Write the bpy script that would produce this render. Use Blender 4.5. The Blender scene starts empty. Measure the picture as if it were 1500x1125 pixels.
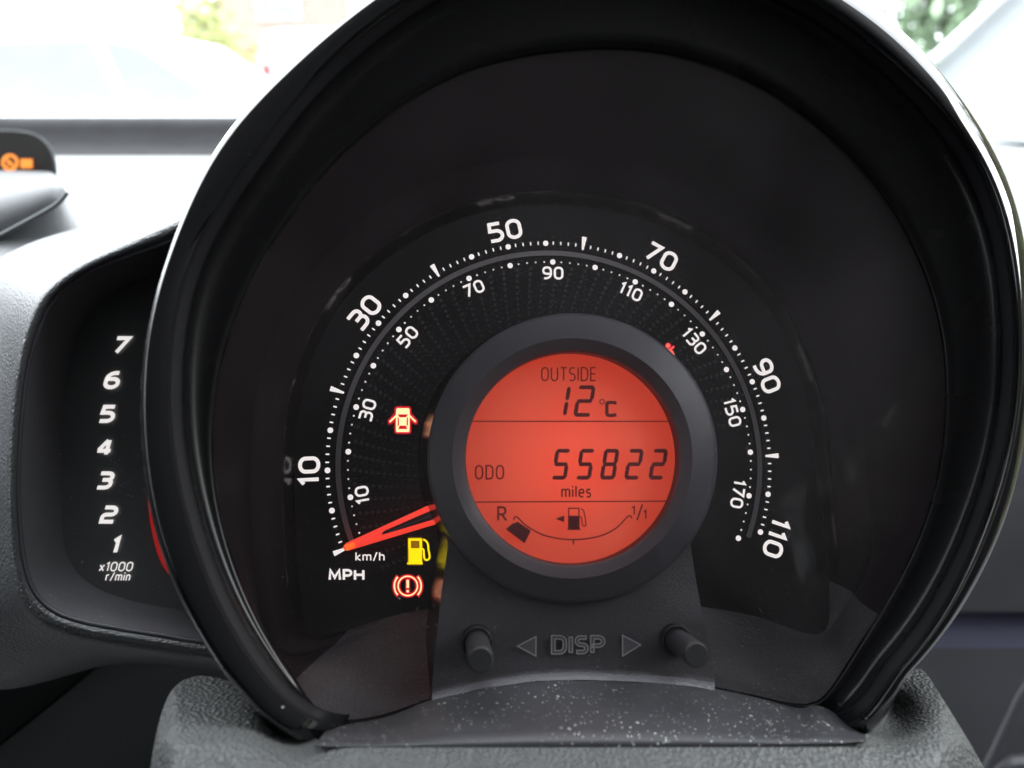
import bpy, math, random
import numpy as np
from mathutils import Vector, Matrix
random.seed(7); rng = np.random.default_rng(7)
sc = bpy.context.scene
col = sc.collection

# ------------------------------------------------------------------ camera
F_PX, D = 1133.0, 0.230            # focal length in photo pixels, distance to the dial
PITCH = math.radians(20)           # phone looks down over the wheel
C = np.array([0.0, 0.0, 1.05])
RIGHT = np.array([1.0, 0, 0]); UP = np.array([0, math.sin(PITCH), math.cos(PITCH)])
FWD = np.array([0, math.cos(PITCH), -math.sin(PITCH)])
cam = bpy.data.cameras.new('camera'); cam_o = bpy.data.objects.new('camera', cam); col.objects.link(cam_o)
cam.sensor_width = 36; cam.lens = 36 * F_PX / 1500
cam.clip_start = 0.01; cam.clip_end = 500
cam_o.matrix_world = Matrix((( RIGHT[0], UP[0], -FWD[0], C[0]), (RIGHT[1], UP[1], -FWD[1], C[1]),
                             (RIGHT[2], UP[2], -FWD[2], C[2]), (0, 0, 0, 1)))
cam.dof.use_dof = True; cam.dof.focus_distance = 0.222; cam.dof.aperture_fstop = 9.5
sc.camera = cam_o
# ------------------------------------------------------------------ overcast daylight
w = bpy.data.worlds.new('World'); sc.world = w; w.use_nodes = True
bg = w.node_tree.nodes['Background']; bg.inputs[0].default_value = (0.90, 0.95, 1.0, 1); bg.inputs[1].default_value = 7.5
sc.view_settings.view_transform = 'Standard'; sc.view_settings.look = 'None'
sc.view_settings.exposure = 0.0; sc.view_settings.gamma = 1.0; sc.view_settings.use_curve_mapping = False
sc.render.engine = 'CYCLES'
sc.cycles.use_denoising = True
sc.cycles.max_bounces = 7; sc.cycles.transparent_max_bounces = 12
sc.cycles.sample_clamp_indirect = 4.0

# daylight through the driver's side window (lamp placed below, once the dial frame is known)
# ------------------------------------------------------------------ frames: photo pixel -> place
def camvec(x, y, z): return RIGHT * x - UP * y + FWD * z
def ray(px, py): return camvec((px - 750) / F_PX, (py - 562.5) / F_PX, 1.0)
def W(px, py, depth): return C + ray(px, py) * depth
YAW, PIT = 0.0879691814, 0.105327472            # dial plane pose, fitted to the speed marks
DC = (811.077, 674.619); RD = 0.28717 * D       # dial centre pixel, radius of the ring of mph dots
A0, KMPH = 202.1026, 2.0137417                  # angle of 0 mph, degrees per mph
O = W(DC[0], DC[1], D)
RU = camvec(math.cos(YAW), 0, math.sin(YAW))
UV = camvec(-math.sin(YAW) * math.sin(PIT), -math.cos(PIT), math.sin(PIT) * math.cos(YAW))
N = np.cross(RU, UV); N /= np.linalg.norm(N)
def DL(u, v, h=0.0): return O + RU * u + UV * v + N * h
def PX(px, py, h=0.0):                          # pixel ray meets the plane h in front of the dial
    d = ray(px, py); P0 = O + N * h
    return C + d * (np.dot(P0 - C, N) / np.dot(d, N))
ld = bpy.data.lights.new('side_window_light', 'AREA'); ld.shape = 'RECTANGLE'; ld.size = .26; ld.size_y = .20; ld.energy = 3.4; ld.color = (.95, .98, 1.0)
lo_ = bpy.data.objects.new('side_window_light', ld); col.objects.link(lo_)
_p = O + (RU * .83 + UV * .42 + N * .37) * .62; lo_.location = Vector(_p); lo_.rotation_euler = Vector(O - _p).to_track_quat('-Z', 'Y').to_euler()
def uv_of(px, py, h=0.0):
    p = PX(px, py, h) - O; return float(np.dot(p, RU)), float(np.dot(p, UV))

# ------------------------------------------------------------------ materials
def new_mat(name):
    m = bpy.data.materials.new(name); m.use_nodes = True
    nt = m.node_tree; return m, nt, nt.nodes['Principled BSDF']
def nd(nt, kind, **kw):
    n = nt.nodes.new(kind)
    for k, v in kw.items():
        if k in n.inputs: n.inputs[k].default_value = v
        else: setattr(n, k, v)
    return n
def dust_mask(nt, coord, scale, size, keep, patch=40.0, lo=.42, hi=.62):
    v = nd(nt, 'ShaderNodeTexVoronoi', Scale=scale); nt.links.new(coord, v.inputs['Vector'])
    nz = nd(nt, 'ShaderNodeTexNoise', Scale=scale * 2.2, Detail=2.0); nt.links.new(coord, nz.inputs['Vector'])
    ad = nd(nt, 'ShaderNodeMath', operation='MULTIPLY_ADD'); nt.links.new(nz.outputs[0], ad.inputs[0]); ad.inputs[1].default_value = .35
    nt.links.new(v.outputs['Distance'], ad.inputs[2])
    sep = nd(nt, 'ShaderNodeSeparateColor'); nt.links.new(v.outputs['Color'], sep.inputs[0])
    sz = nd(nt, 'ShaderNodeMath', operation='MULTIPLY_ADD'); nt.links.new(sep.outputs[1], sz.inputs[0]); sz.inputs[1].default_value = size; sz.inputs[2].default_value = .175 + size * .3
    lt = nd(nt, 'ShaderNodeMath', operation='LESS_THAN'); nt.links.new(ad.outputs[0], lt.inputs[0]); nt.links.new(sz.outputs[0], lt.inputs[1])
    gt = nd(nt, 'ShaderNodeMath', operation='LESS_THAN'); nt.links.new(sep.outputs[0], gt.inputs[0]); gt.inputs[1].default_value = keep
    p = nd(nt, 'ShaderNodeTexNoise', Scale=patch, Detail=2.0); nt.links.new(coord, p.inputs['Vector'])
    pr = nd(nt, 'ShaderNodeMapRange'); nt.links.new(p.outputs[0], pr.inputs[0]); pr.inputs[1].default_value = lo; pr.inputs[2].default_value = hi
    m1 = nd(nt, 'ShaderNodeMath', operation='MULTIPLY'); nt.links.new(lt.outputs[0], m1.inputs[0]); nt.links.new(gt.outputs[0], m1.inputs[1])
    m2 = nd(nt, 'ShaderNodeMath', operation='MULTIPLY'); nt.links.new(m1.outputs[0], m2.inputs[0]); nt.links.new(pr.outputs[0], m2.inputs[1])
    return m2.outputs[0]
def plastic(name, c, rough=.5, spec=.5, grain=None, dust=None, coat=0.0, mottle=.15, gd=.0003, gs=.6):
    m, nt, b = new_mat(name)
    tc = nd(nt, 'ShaderNodeTexCoord'); co = tc.outputs['Object']
    b.inputs['Roughness'].default_value = rough; b.inputs['Specular IOR Level'].default_value = spec
    b.inputs['Coat Weight'].default_value = coat; b.inputs['Coat Roughness'].default_value = .05
    n1 = nd(nt, 'ShaderNodeTexNoise', Scale=60.0, Detail=4.0); nt.links.new(co, n1.inputs['Vector'])
    mr = nd(nt, 'ShaderNodeMapRange'); nt.links.new(n1.outputs[0], mr.inputs[0])
    mr.inputs[3].default_value = 1 - mottle; mr.inputs[4].default_value = 1 + mottle
    mx = nd(nt, 'ShaderNodeMix', data_type='RGBA', blend_type='MULTIPLY'); mx.inputs[0].default_value = 1
    mx.inputs[6].default_value = (*c, 1); nt.links.new(mr.outputs[0], mx.inputs[7])
    out = mx.outputs[2]
    rr = nd(nt, 'ShaderNodeMapRange'); nt.links.new(n1.outputs[0], rr.inputs[0])
    rr.inputs[3].default_value = rough * .85; rr.inputs[4].default_value = min(1, rough * 1.15)
    nt.links.new(rr.outputs[0], b.inputs['Roughness'])
    if dust:
        for (s, size, keep, lo, hi) in dust:
            k = dust_mask(nt, co, s, size, keep, 35, lo, hi)
            mm = nd(nt, 'ShaderNodeMix', data_type='RGBA'); nt.links.new(k, mm.inputs[0]); nt.links.new(out, mm.inputs[6])
            mm.inputs[7].default_value = (.42, .42, .40, 1); out = mm.outputs[2]
    nt.links.new(out, b.inputs['Base Color'])
    if grain:
        v = nd(nt, 'ShaderNodeTexVoronoi', Scale=grain, feature='SMOOTH_F1'); v.inputs['Smoothness'].default_value = .3
        wv = nd(nt, 'ShaderNodeTexNoise', Scale=grain * .5, Detail=3.0)
        va = nd(nt, 'ShaderNodeVectorMath', operation='MULTIPLY_ADD')
        nt.links.new(co, wv.inputs['Vector']); nt.links.new(wv.outputs['Color'], va.inputs[0]); va.inputs[1].default_value = (.45 / grain,) * 3
        nt.links.new(co, va.inputs[2]); nt.links.new(va.outputs[0], v.inputs['Vector'])
        ad = nd(nt, 'ShaderNodeMath', operation='MULTIPLY_ADD'); nt.links.new(wv.outputs[0], ad.inputs[0]); ad.inputs[1].default_value = .5
        nt.links.new(v.outputs['Distance'], ad.inputs[2])
        bp = nd(nt, 'ShaderNodeBump'); bp.inputs['Strength'].default_value = gs; bp.inputs['Distance'].default_value = gd
        nt.links.new(ad.outputs[0], bp.inputs['Height']); nt.links.new(bp.outputs[0], b.inputs['Normal'])
    return m
def glow(name, c, s, base=(.5, .5, .5), noise=0.0, fall=0.0):
    m, nt, b = new_mat(name)
    b.inputs['Base Color'].default_value = (*base, 1); b.inputs['Roughness'].default_value = .6
    b.inputs['Emission Color'].default_value = (*c, 1); b.inputs['Emission Strength'].default_value = s
    if noise:
        tc = nd(nt, 'ShaderNodeTexCoord')
        n1 = nd(nt, 'ShaderNodeTexNoise', Scale=90.0, Detail=2.0); nt.links.new(tc.outputs['Object'], n1.inputs['Vector'])
        mr = nd(nt, 'ShaderNodeMapRange'); nt.links.new(n1.outputs[0], mr.inputs[0])
        mr.inputs[3].default_value = s * (1 - noise); mr.inputs[4].default_value = s * (1 + noise)
        last = mr.outputs[0]
        if fall:                               # backlight is a little stronger in the middle of the panel
            ln = nd(nt, 'ShaderNodeVectorMath', operation='LENGTH'); nt.links.new(tc.outputs['Object'], ln.inputs[0])
            m2 = nd(nt, 'ShaderNodeMapRange', interpolation_type='SMOOTHSTEP'); nt.links.new(ln.outputs['Value'], m2.inputs[0]); m2.inputs[2].default_value = fall; m2.inputs[3].default_value = 1.14; m2.inputs[4].default_value = .64
            mm = nd(nt, 'ShaderNodeMath', operation='MULTIPLY'); nt.links.new(last, mm.inputs[0]); nt.links.new(m2.outputs[0], mm.inputs[1]); last = mm.outputs[0]
        nt.links.new(last, b.inputs['Emission Strength'])
    return m
def clear_sheet(name, tint=(1, 1, 1), rough=.02, refl=1.0, dust=None, ior=1.45, haze=0.0):
    m = bpy.data.materials.new(name); m.use_nodes = True; nt = m.node_tree; nt.nodes.clear()
    o = nd(nt, 'ShaderNodeOutputMaterial'); t = nd(nt, 'ShaderNodeBsdfTransparent'); t.inputs[0].default_value = (*tint, 1)
    g = nd(nt, 'ShaderNodeBsdfGlossy'); g.inputs['Roughness'].default_value = rough
    fr = nd(nt, 'ShaderNodeFresnel'); fr.inputs[0].default_value = ior
    geo = nd(nt, 'ShaderNodeNewGeometry')      # same reflection on both faces of the thin sheet
    k = nd(nt, 'ShaderNodeMath', operation='MULTIPLY'); k.inputs[1].default_value = refl
    lw = nd(nt, 'ShaderNodeLayerWeight'); lw.inputs[0].default_value = .12
    nt.links.new(lw.outputs['Fresnel'], k.inputs[0])
    mx = nd(nt, 'ShaderNodeMixShader'); nt.links.new(k.outputs[0], mx.inputs[0]); nt.links.new(t.outputs[0], mx.inputs[1]); nt.links.new(g.outputs[0], mx.inputs[2])
    last = mx.outputs[0]
    if haze:                                   # thin uneven veil of fine dust, set to paint in the lens haze
        tc = nd(nt, 'ShaderNodeTexCoord'); fz = nd(nt, 'ShaderNodeTexNoise', Scale=22.0, Detail=6.0, Roughness=.65); nt.links.new(tc.outputs['Object'], fz.inputs['Vector'])
        fm = nd(nt, 'ShaderNodeMapRange'); nt.links.new(fz.outputs[0], fm.inputs[0]); fm.inputs[1].default_value = .3; fm.inputs[2].default_value = .75; fm.inputs[3].default_value = haze * .45; fm.inputs[4].default_value = haze * 1.6
        fd = nd(nt, 'ShaderNodeBsdfDiffuse'); fd.inputs[0].default_value = (.50, .46, .48, 1)
        m3 = nd(nt, 'ShaderNodeMixShader'); nt.links.new(fm.outputs[0], m3.inputs[0]); nt.links.new(last, m3.inputs[1]); nt.links.new(fd.outputs[0], m3.inputs[2]); last = m3.outputs[0]
    if dust:
        tc = nd(nt, 'ShaderNodeTexCoord')
        for (s, size, keep, lo, hi) in dust:
            msk = dust_mask(nt, tc.outputs['Object'], s, size, keep, 25, lo, hi)
            sp = nd(nt, 'ShaderNodeSeparateXYZ'); nt.links.new(tc.outputs['Object'], sp.inputs[0])      # dust settles towards the lower edge
            zr = nd(nt, 'ShaderNodeMapRange'); nt.links.new(sp.outputs[2], zr.inputs[0]); zr.inputs[1].default_value = .0; zr.inputs[2].default_value = -.06; zr.inputs[3].default_value = .12; zr.inputs[4].default_value = .8
            zm = nd(nt, 'ShaderNodeMath', operation='MULTIPLY'); nt.links.new(msk, zm.inputs[0]); nt.links.new(zr.outputs[0], zm.inputs[1]); msk = zm.outputs[0]
            df = nd(nt, 'ShaderNodeBsdfDiffuse'); df.inputs[0].default_value = (.5, .5, .5, 1)
            m2 = nd(nt, 'ShaderNodeMixShader'); nt.links.new(msk, m2.inputs[0]); nt.links.new(last, m2.inputs[1]); nt.links.new(df.outputs[0], m2.inputs[2]); last = m2.outputs[0]
    nt.links.new(last, o.inputs[0]); return m
M = {
 'gloss': plastic('piano_black_plastic', (.0045, .0045, .005), .07, .55, coat=.6, mottle=.1, dust=[(260, .05, .12, .4, .6)]),
 'wall': plastic('satin_black_plastic', (.005, .005, .0055), .27, .22, mottle=.1),
 'ridge': plastic('dark_seal_plastic', (.006, .006, .007), .5, .25),
 'bowl': plastic('smoky_black_plastic', (.023, .0175, .020), .50, .16, mottle=.2),
 'step': plastic('gloss_step_plastic', (.017, .0135, .0155), .17, .8, mottle=.1),
 'shelf': plastic('pebbled_black_plastic', (.10, .096, .104), .42, .5, grain=900, gd=.0004, dust=[(600, .08, .16, .4, .6), (1300, .12, .3, .4, .6)]),
 'dial': plastic('matt_dial_print', (.013, .0122, .0137), .5, .3, mottle=.1, dust=[(420, .04, .03, .4, .6), (1100, .08, .05, .4, .6)]),
 'arc': plastic('grey_dial_print', (.26, .235, .25), .6, .3),
 'pattern': plastic('dim_dot_print', (.055, .054, .060), .6, .3),
 'ring': plastic('slate_ring_plastic', (.078, .075, .089), .46, .5, grain=2600, gd=.00006),
 'ringin': plastic('slate_inner_plastic', (.084, .081, .093), .42, .5, grain=2600, gd=.00006),
 'well': plastic('dark_well_plastic', (.018, .016, .019), .4, .5),
 'ped': plastic('slate_pedestal_plastic', (.070, .067, .077), .40, .5, grain=1500, gd=.00015, gs=.5, dust=[(500, .05, .06, .4, .6), (1200, .10, .14, .4, .6)]),
 'pedside': plastic('gloss_pedestal_side', (.004, .004, .005), .24, 1.0),
 'arrow': plastic('moulded_arrow', (.17, .167, .18), .35, .5),
 'edgelight': plastic('lit_edge_tone', (.55, .54, .56), .3, .6),
 'knob': plastic('button_plastic', (.024, .024, .026), .45, .4),
 'collar': plastic('button_collar_plastic', (.03, .03, .033), .3, .5),
 'cover': plastic('coarse_grained_plastic', (.075, .078, .077), .48, .45, grain=1000, gd=.0006, gs=.85, dust=[(330, .10, .10, .45, .6)]),
 'plate': plastic('dusty_smooth_plastic', (.036, .036, .040), .48, .5, dust=[(300, .08, .12, .37, .56), (560, .17, .30, .35, .55), (1200, .22, .5, .34, .54)]),
 'dash': plastic('fine_grained_dash', (.095, .097, .101), .38, .55, grain=1100, gd=.00035, gs=.6, mottle=.08),
 'valley': plastic('shaded_black_plastic', (.012, .0115, .013), .75, .12),  # black strip with the valley's shade put into its colour
 'dashdark': plastic('shaded_dash', (.024, .025, .025), .5, .35, grain=1100, gd=.0003, gs=.5),  # dash plastic darkened to carry the shade of the lower dash
 'tachwall': plastic('dusty_recess_plastic', (.19, .187, .20), .42, .5, dust=[(420, .14, .25, .4, .6), (900, .18, .4, .4, .62)]),
 'tachface': plastic('dusty_tacho_print', (.15, .154, .154), .5, .4, dust=[(380, .12, .2, .40, .6), (850, .16, .4, .40, .6)]),
 'white': glow('backlit_white_print', (1, .93, .91), .88, (.35, .35, .35)),
 'tachwhite': glow('backlit_tacho_print', (1, .95, .93), .85, (.35, .35, .35)),
 'lcd': glow('backlit_red_display', (1, .058, .022), .70, (.25, .17, .115), .05, .031),
 'seg': plastic('display_segment', (.19, .045, .05), .55, .2),
 'segthin': plastic('display_print', (.23, .04, .042), .55, .2),
 'needle': glow('glowing_red_needle', (1, .055, .035), .95, (.5, .05, .04)),
 'needlecore': plastic('needle_slot', (.22, .07, .08), .35, .5),
 'needletip': glow('glowing_orange_tip', (1, .16, .02), 1.0, (.5, .1, .04)),
 'redcore': glow('lit_red_symbol', (1, .60, .30), 1.7, (.3, .1, .1)),
 'redbelt': glow('lit_red_belt_symbol', (1, .14, .10), 1.1, (.3, .1, .1)),
 'redhalo': glow('lit_red_fringe', (1, .006, .03), .62, (.05, .01, .01)),
 'amber': glow('lit_amber_symbol', (1, .80, .0), 1.1, (.3, .2, .05)),
 'amberhalo': glow('lit_amber_fringe', (1, .45, 0), .25, (.05, .04, .01)),
 'dimred': glow('dim_symbol_glass', (1, .01, .03), .35, (.1, .01, .01)),
 'tachred': glow('red_rev_bar', (1, .03, .03), .26, (.25, .02, .02)),
 'orange': glow('lit_orange_symbol', (1, .24, .005), 1.0, (.4, .15, .02)),
 'lens': clear_sheet('clear_lens', (.97, .965, .97), .03, .75, haze=.028, dust=[(330, .08, .07, .35, .55), (700, .10, .20, .35, .55), (1300, .12, .30, .35, .55)]),
 'glass': clear_sheet('window_glass', (.95, .97, .96), .01, 1.0),
}
def simple(name, c, rough=.6, spec=.4, metallic=0.0, scale=3.0, var=.2, coat=0.0):
    m, nt, b = new_mat(name)
    tc = nd(nt, 'ShaderNodeTexCoord'); n1 = nd(nt, 'ShaderNodeTexNoise', Scale=scale, Detail=5.0); nt.links.new(tc.outputs['Object'], n1.inputs['Vector'])
    mr = nd(nt, 'ShaderNodeMapRange'); nt.links.new(n1.outputs[0], mr.inputs[0]); mr.inputs[1].default_value = .3; mr.inputs[2].default_value = .7
    mr.inputs[3].default_value = 1 - var; mr.inputs[4].default_value = 1 + var
    mx = nd(nt, 'ShaderNodeMix', data_type='RGBA', blend_type='MULTIPLY'); mx.inputs[0].default_value = 1
    mx.inputs[6].default_value = (*c, 1); nt.links.new(mr.outputs[0], mx.inputs[7]); nt.links.new(mx.outputs[2], b.inputs['Base Color'])
    b.inputs['Roughness'].default_value = rough; b.inputs['Specular IOR Level'].default_value = spec; b.inputs['Metallic'].default_value = metallic
    b.inputs['Coat Weight'].default_value = coat
    return m
M.update({
 'asphalt': simple('asphalt', (.09, .09, .09), .9, .2, scale=2), 'carwhite': simple('white_car_paint', (.78, .80, .82), .25, .5, coat=1, var=.03),
 'cardark': simple('tinted_glass', (.19, .225, .235), .08, .6, var=.1), 'tyre': simple('tyre_rubber', (.02, .02, .02), .8),
 'rimmetal': simple('wheel_metal', (.5, .5, .5), .3, .5, .8), 'carred': simple('red_car_paint', (.45, .03, .03), .25, .5, coat=1, var=.05),
 'leaf': simple('hedge_leaf', (.42, .44, .20), .5, .4, scale=6, var=.5), 'leaf3': simple('pale_leaf', (.22, .30, .19), .5, .4, scale=6, var=.3), 'leaf2': simple('tree_leaf', (.07, .14, .05), .5, .4, scale=6, var=.5), 'bark': simple('bark', (.12, .09, .06), .9),
 'brick': simple('red_brick', (.40, .25, .215), .9, .2, scale=8), 'render': simple('pale_render', (.6, .55, .5), .9, .2), 'slate': simple('roof_slate', (.12, .12, .13), .7),
 'pillar': simple('pale_pillar_trim', (.17, .185, .19), .6, .4, scale=30, var=.05), 'rubber': simple('pale_door_seal', (.62, .62, .64), .5, .4, var=.05),
 'doorgrey': plastic('grey_door_trim', (.045, .045, .051), .5, .45, grain=1100, gd=.0003), 'blue': simple('blue_violet_car_paint', (.06, .06, .095), .5, .5, coat=.1, var=.05),
 'headlining': simple('grey_headlining', (.78, .76, .76), .9, .2, scale=80, var=.1), 'seat': simple('charcoal_seat_fabric', (.03, .03, .033), .85, .3, scale=90, var=.2),
})

# ------------------------------------------------------------------ scene helpers
def empty(name, loc, label, cat, group=None, kind=None):
    o = bpy.data.objects.new(name, None); col.objects.link(o); o.location = Vector(loc); o.empty_display_size = .02
    if label: o['label'] = label
    if cat: o['category'] = cat
    if group: o['group'] = group
    if kind: o['kind'] = kind
    return o
def wloc(o):
    v = Vector((0, 0, 0))
    while o: v = v + o.location; o = o.parent
    return v
def mk(name, V, Fc, mat, parent=None, smooth=True, label=None, cat=None, kind=None, mats=None, origin=None, sharp=None):
    V = np.asarray(V, float)
    c = V.mean(0) if origin is None else np.asarray(origin, float)
    me = bpy.data.meshes.new(name); me.from_pydata([tuple(v) for v in (V - c)], [], Fc); me.update()
    me.materials.append(M[mat] if isinstance(mat, str) else mat)
    if smooth:
        for p in me.polygons: p.use_smooth = True
        if sharp: me.set_sharp_from_angle(angle=math.radians(sharp))
    o = bpy.data.objects.new(name, me); col.objects.link(o)
    base = wloc(parent) if parent else Vector((0, 0, 0))
    o.location = Vector(c) - base; o.parent = parent
    if label: o['label'] = label
    if cat: o['category'] = cat
    if kind: o['kind'] = kind
    return o
class MB:
    def __init__(s): s.V = []; s.F = []
    def add(s, V, Fc):
        n = len(s.V); s.V += [np.asarray(v, float) for v in V]; s.F += [tuple(i + n for i in f) for f in Fc]
    def mk(s, name, mat, parent=None, **k): return mk(name, s.V, s.F, mat, parent, **k)
def loft(loops, closed=True):
    n = len(loops[0]); V = [p for L in loops for p in L]; Fc = []
    for a in range(len(loops) - 1):
        for i in range(n if closed else n - 1):
            j = (i + 1) % n; Fc.append((a * n + i, a * n + j, (a + 1) * n + j, (a + 1) * n + i))
    return V, Fc
def catmull(P, per=12, closed=True):
    P = np.asarray(P, float); n = len(P); out = []
    for i in range(n if closed else n - 1):
        p = [P[(i + k) % n] if closed else P[min(max(i + k, 0), n - 1)] for k in (-1, 0, 1, 2)]
        for t in np.linspace(0, 1, per, endpoint=False):
            out.append(.5 * (2 * p[1] + (p[2] - p[0]) * t + (2 * p[0] - 5 * p[1] + 4 * p[2] - p[3]) * t * t + (3 * p[1] - p[0] - 3 * p[2] + p[3]) * t ** 3))
    if not closed: out.append(P[-1])
    return np.array(out)
PC = np.array([850.0, 600.0]); NT = 240
TH = np.linspace(-math.pi, math.pi, NT, endpoint=False)
def polar(P, centre=PC, th=TH):
    q = catmull(P) - centre; a = np.arctan2(-q[:, 1], q[:, 0]); r = np.hypot(q[:, 0], q[:, 1]); k = np.argsort(a); a = a[k]; r = r[k]
    a = np.concatenate([a - 2 * math.pi, a, a + 2 * math.pi]); r = np.concatenate([r, r, r])
    rr = np.interp(th, a, r)
    for _ in range(2): rr = (np.roll(rr, 1) + 2 * rr + np.roll(rr, -1)) / 4
    return rr
def pts(r, h, centre=PC, th=TH):
    h = np.broadcast_to(h, r.shape)
    return [PX(centre[0] + r[i] * math.cos(th[i]), centre[1] - r[i] * math.sin(th[i]), h[i]) for i in range(len(r))]
def box(b, cx, cy, cz, sx, sy, sz):
    V = [(cx + sx * i / 2, cy + sy * j / 2, cz + sz * k / 2) for i in (-1, 1) for j in (-1, 1) for k in (-1, 1)]
    b.add(V, [(0, 1, 3, 2), (4, 6, 7, 5), (0, 4, 5, 1), (2, 3, 7, 6), (0, 2, 6, 4), (1, 5, 7, 3)])
def tube(b, P, r, n=10, cap=True):
    P = [np.asarray(p, float) for p in P]; loops = []
    for i, p in enumerate(P):
        d = P[min(i + 1, len(P) - 1)] - P[max(i - 1, 0)]; d /= np.linalg.norm(d)
        a = np.cross(d, [0, 0, 1.0]) if abs(d[2]) < .9 else np.cross(d, [1.0, 0, 0]); a /= np.linalg.norm(a); c = np.cross(d, a)
        rr = r[i] if hasattr(r, '__len__') else r
        loops.append([p + rr * (a * math.cos(t) + c * math.sin(t)) for t in np.linspace(0, 2 * math.pi, n, endpoint=False)])
    V, Fc = loft(loops)
    if cap: Fc += [tuple(range(n))[::-1], tuple(range((len(P) - 1) * n, len(P) * n))]
    b.add(V, Fc)

# ---- stroke lettering -------------------------------------------------------
def rp(P, R=None, closed=False, seg=7):
    P = [np.array(p, float) for p in P]; n = len(P); R = R or [0] * n; out = []
    for i in range(n):
        r = R[i]
        if r <= 0 or (not closed and i in (0, n - 1)): out.append(P[i]); continue
        a = P[i - 1] - P[i]; b = P[(i + 1) % n] - P[i]; la = np.linalg.norm(a); lb = np.linalg.norm(b); a /= la; b /= lb
        ang = math.acos(max(-1, min(1, float(np.dot(a, b))))); t = min(r / math.tan(ang / 2), la * .5 if (closed or 0 < i - 1) else la * .98, lb * .5 if (closed or i + 1 < n - 1) else lb * .98)
        rr = t * math.tan(ang / 2); c = P[i] + (a + b) / np.linalg.norm(a + b) * math.hypot(t, rr)
        s = P[i] + a * t - c; e = P[i] + b * t - c
        a0 = math.atan2(s[1], s[0]); a1 = math.atan2(e[1], e[0]); da = (a1 - a0 + math.pi) % (2 * math.pi) - math.pi
        for k in range(seg + 1): out.append(c + rr * np.array([math.cos(a0 + da * k / seg), math.sin(a0 + da * k / seg)]))
    res = [out[0]]
    for p in out[1:]:
        if np.linalg.norm(p - res[-1]) > 1e-5: res.append(p)
    if closed and np.linalg.norm(res[0] - res[-1]) < 1e-5: res.pop()
    return np.array(res)
def stroke(P, t, closed=False):
    n = len(P); L = []; Rr = []
    for i in range(n):
        pa = P[i - 1] if (closed or i > 0) else None; pb = P[(i + 1) % n] if (closed or i < n - 1) else None
        d1 = (P[i] - pa) if pa is not None else None; d2 = (pb - P[i]) if pb is not None else None
        if d1 is None: d1 = d2
        if d2 is None: d2 = d1
        d1 = d1 / np.linalg.norm(d1); d2 = d2 / np.linalg.norm(d2)
        n1 = np.array([-d1[1], d1[0]]); n2 = np.array([-d2[1], d2[0]]); m = n1 + n2; lm = np.linalg.norm(m)
        if lm < .2: m = n1; k = 1
        else: m = m / lm; k = min(1 / max(.35, float(np.dot(m, n1))), 2.0)
        L.append(P[i] + m * t / 2 * k); Rr.append(P[i] - m * t / 2 * k)
    V = L + Rr; Fc = [(i, (i + 1) % n, n + (i + 1) % n, n + i) for i in range(n if closed else n - 1)]
    return V, Fc
w_ = .60
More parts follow.
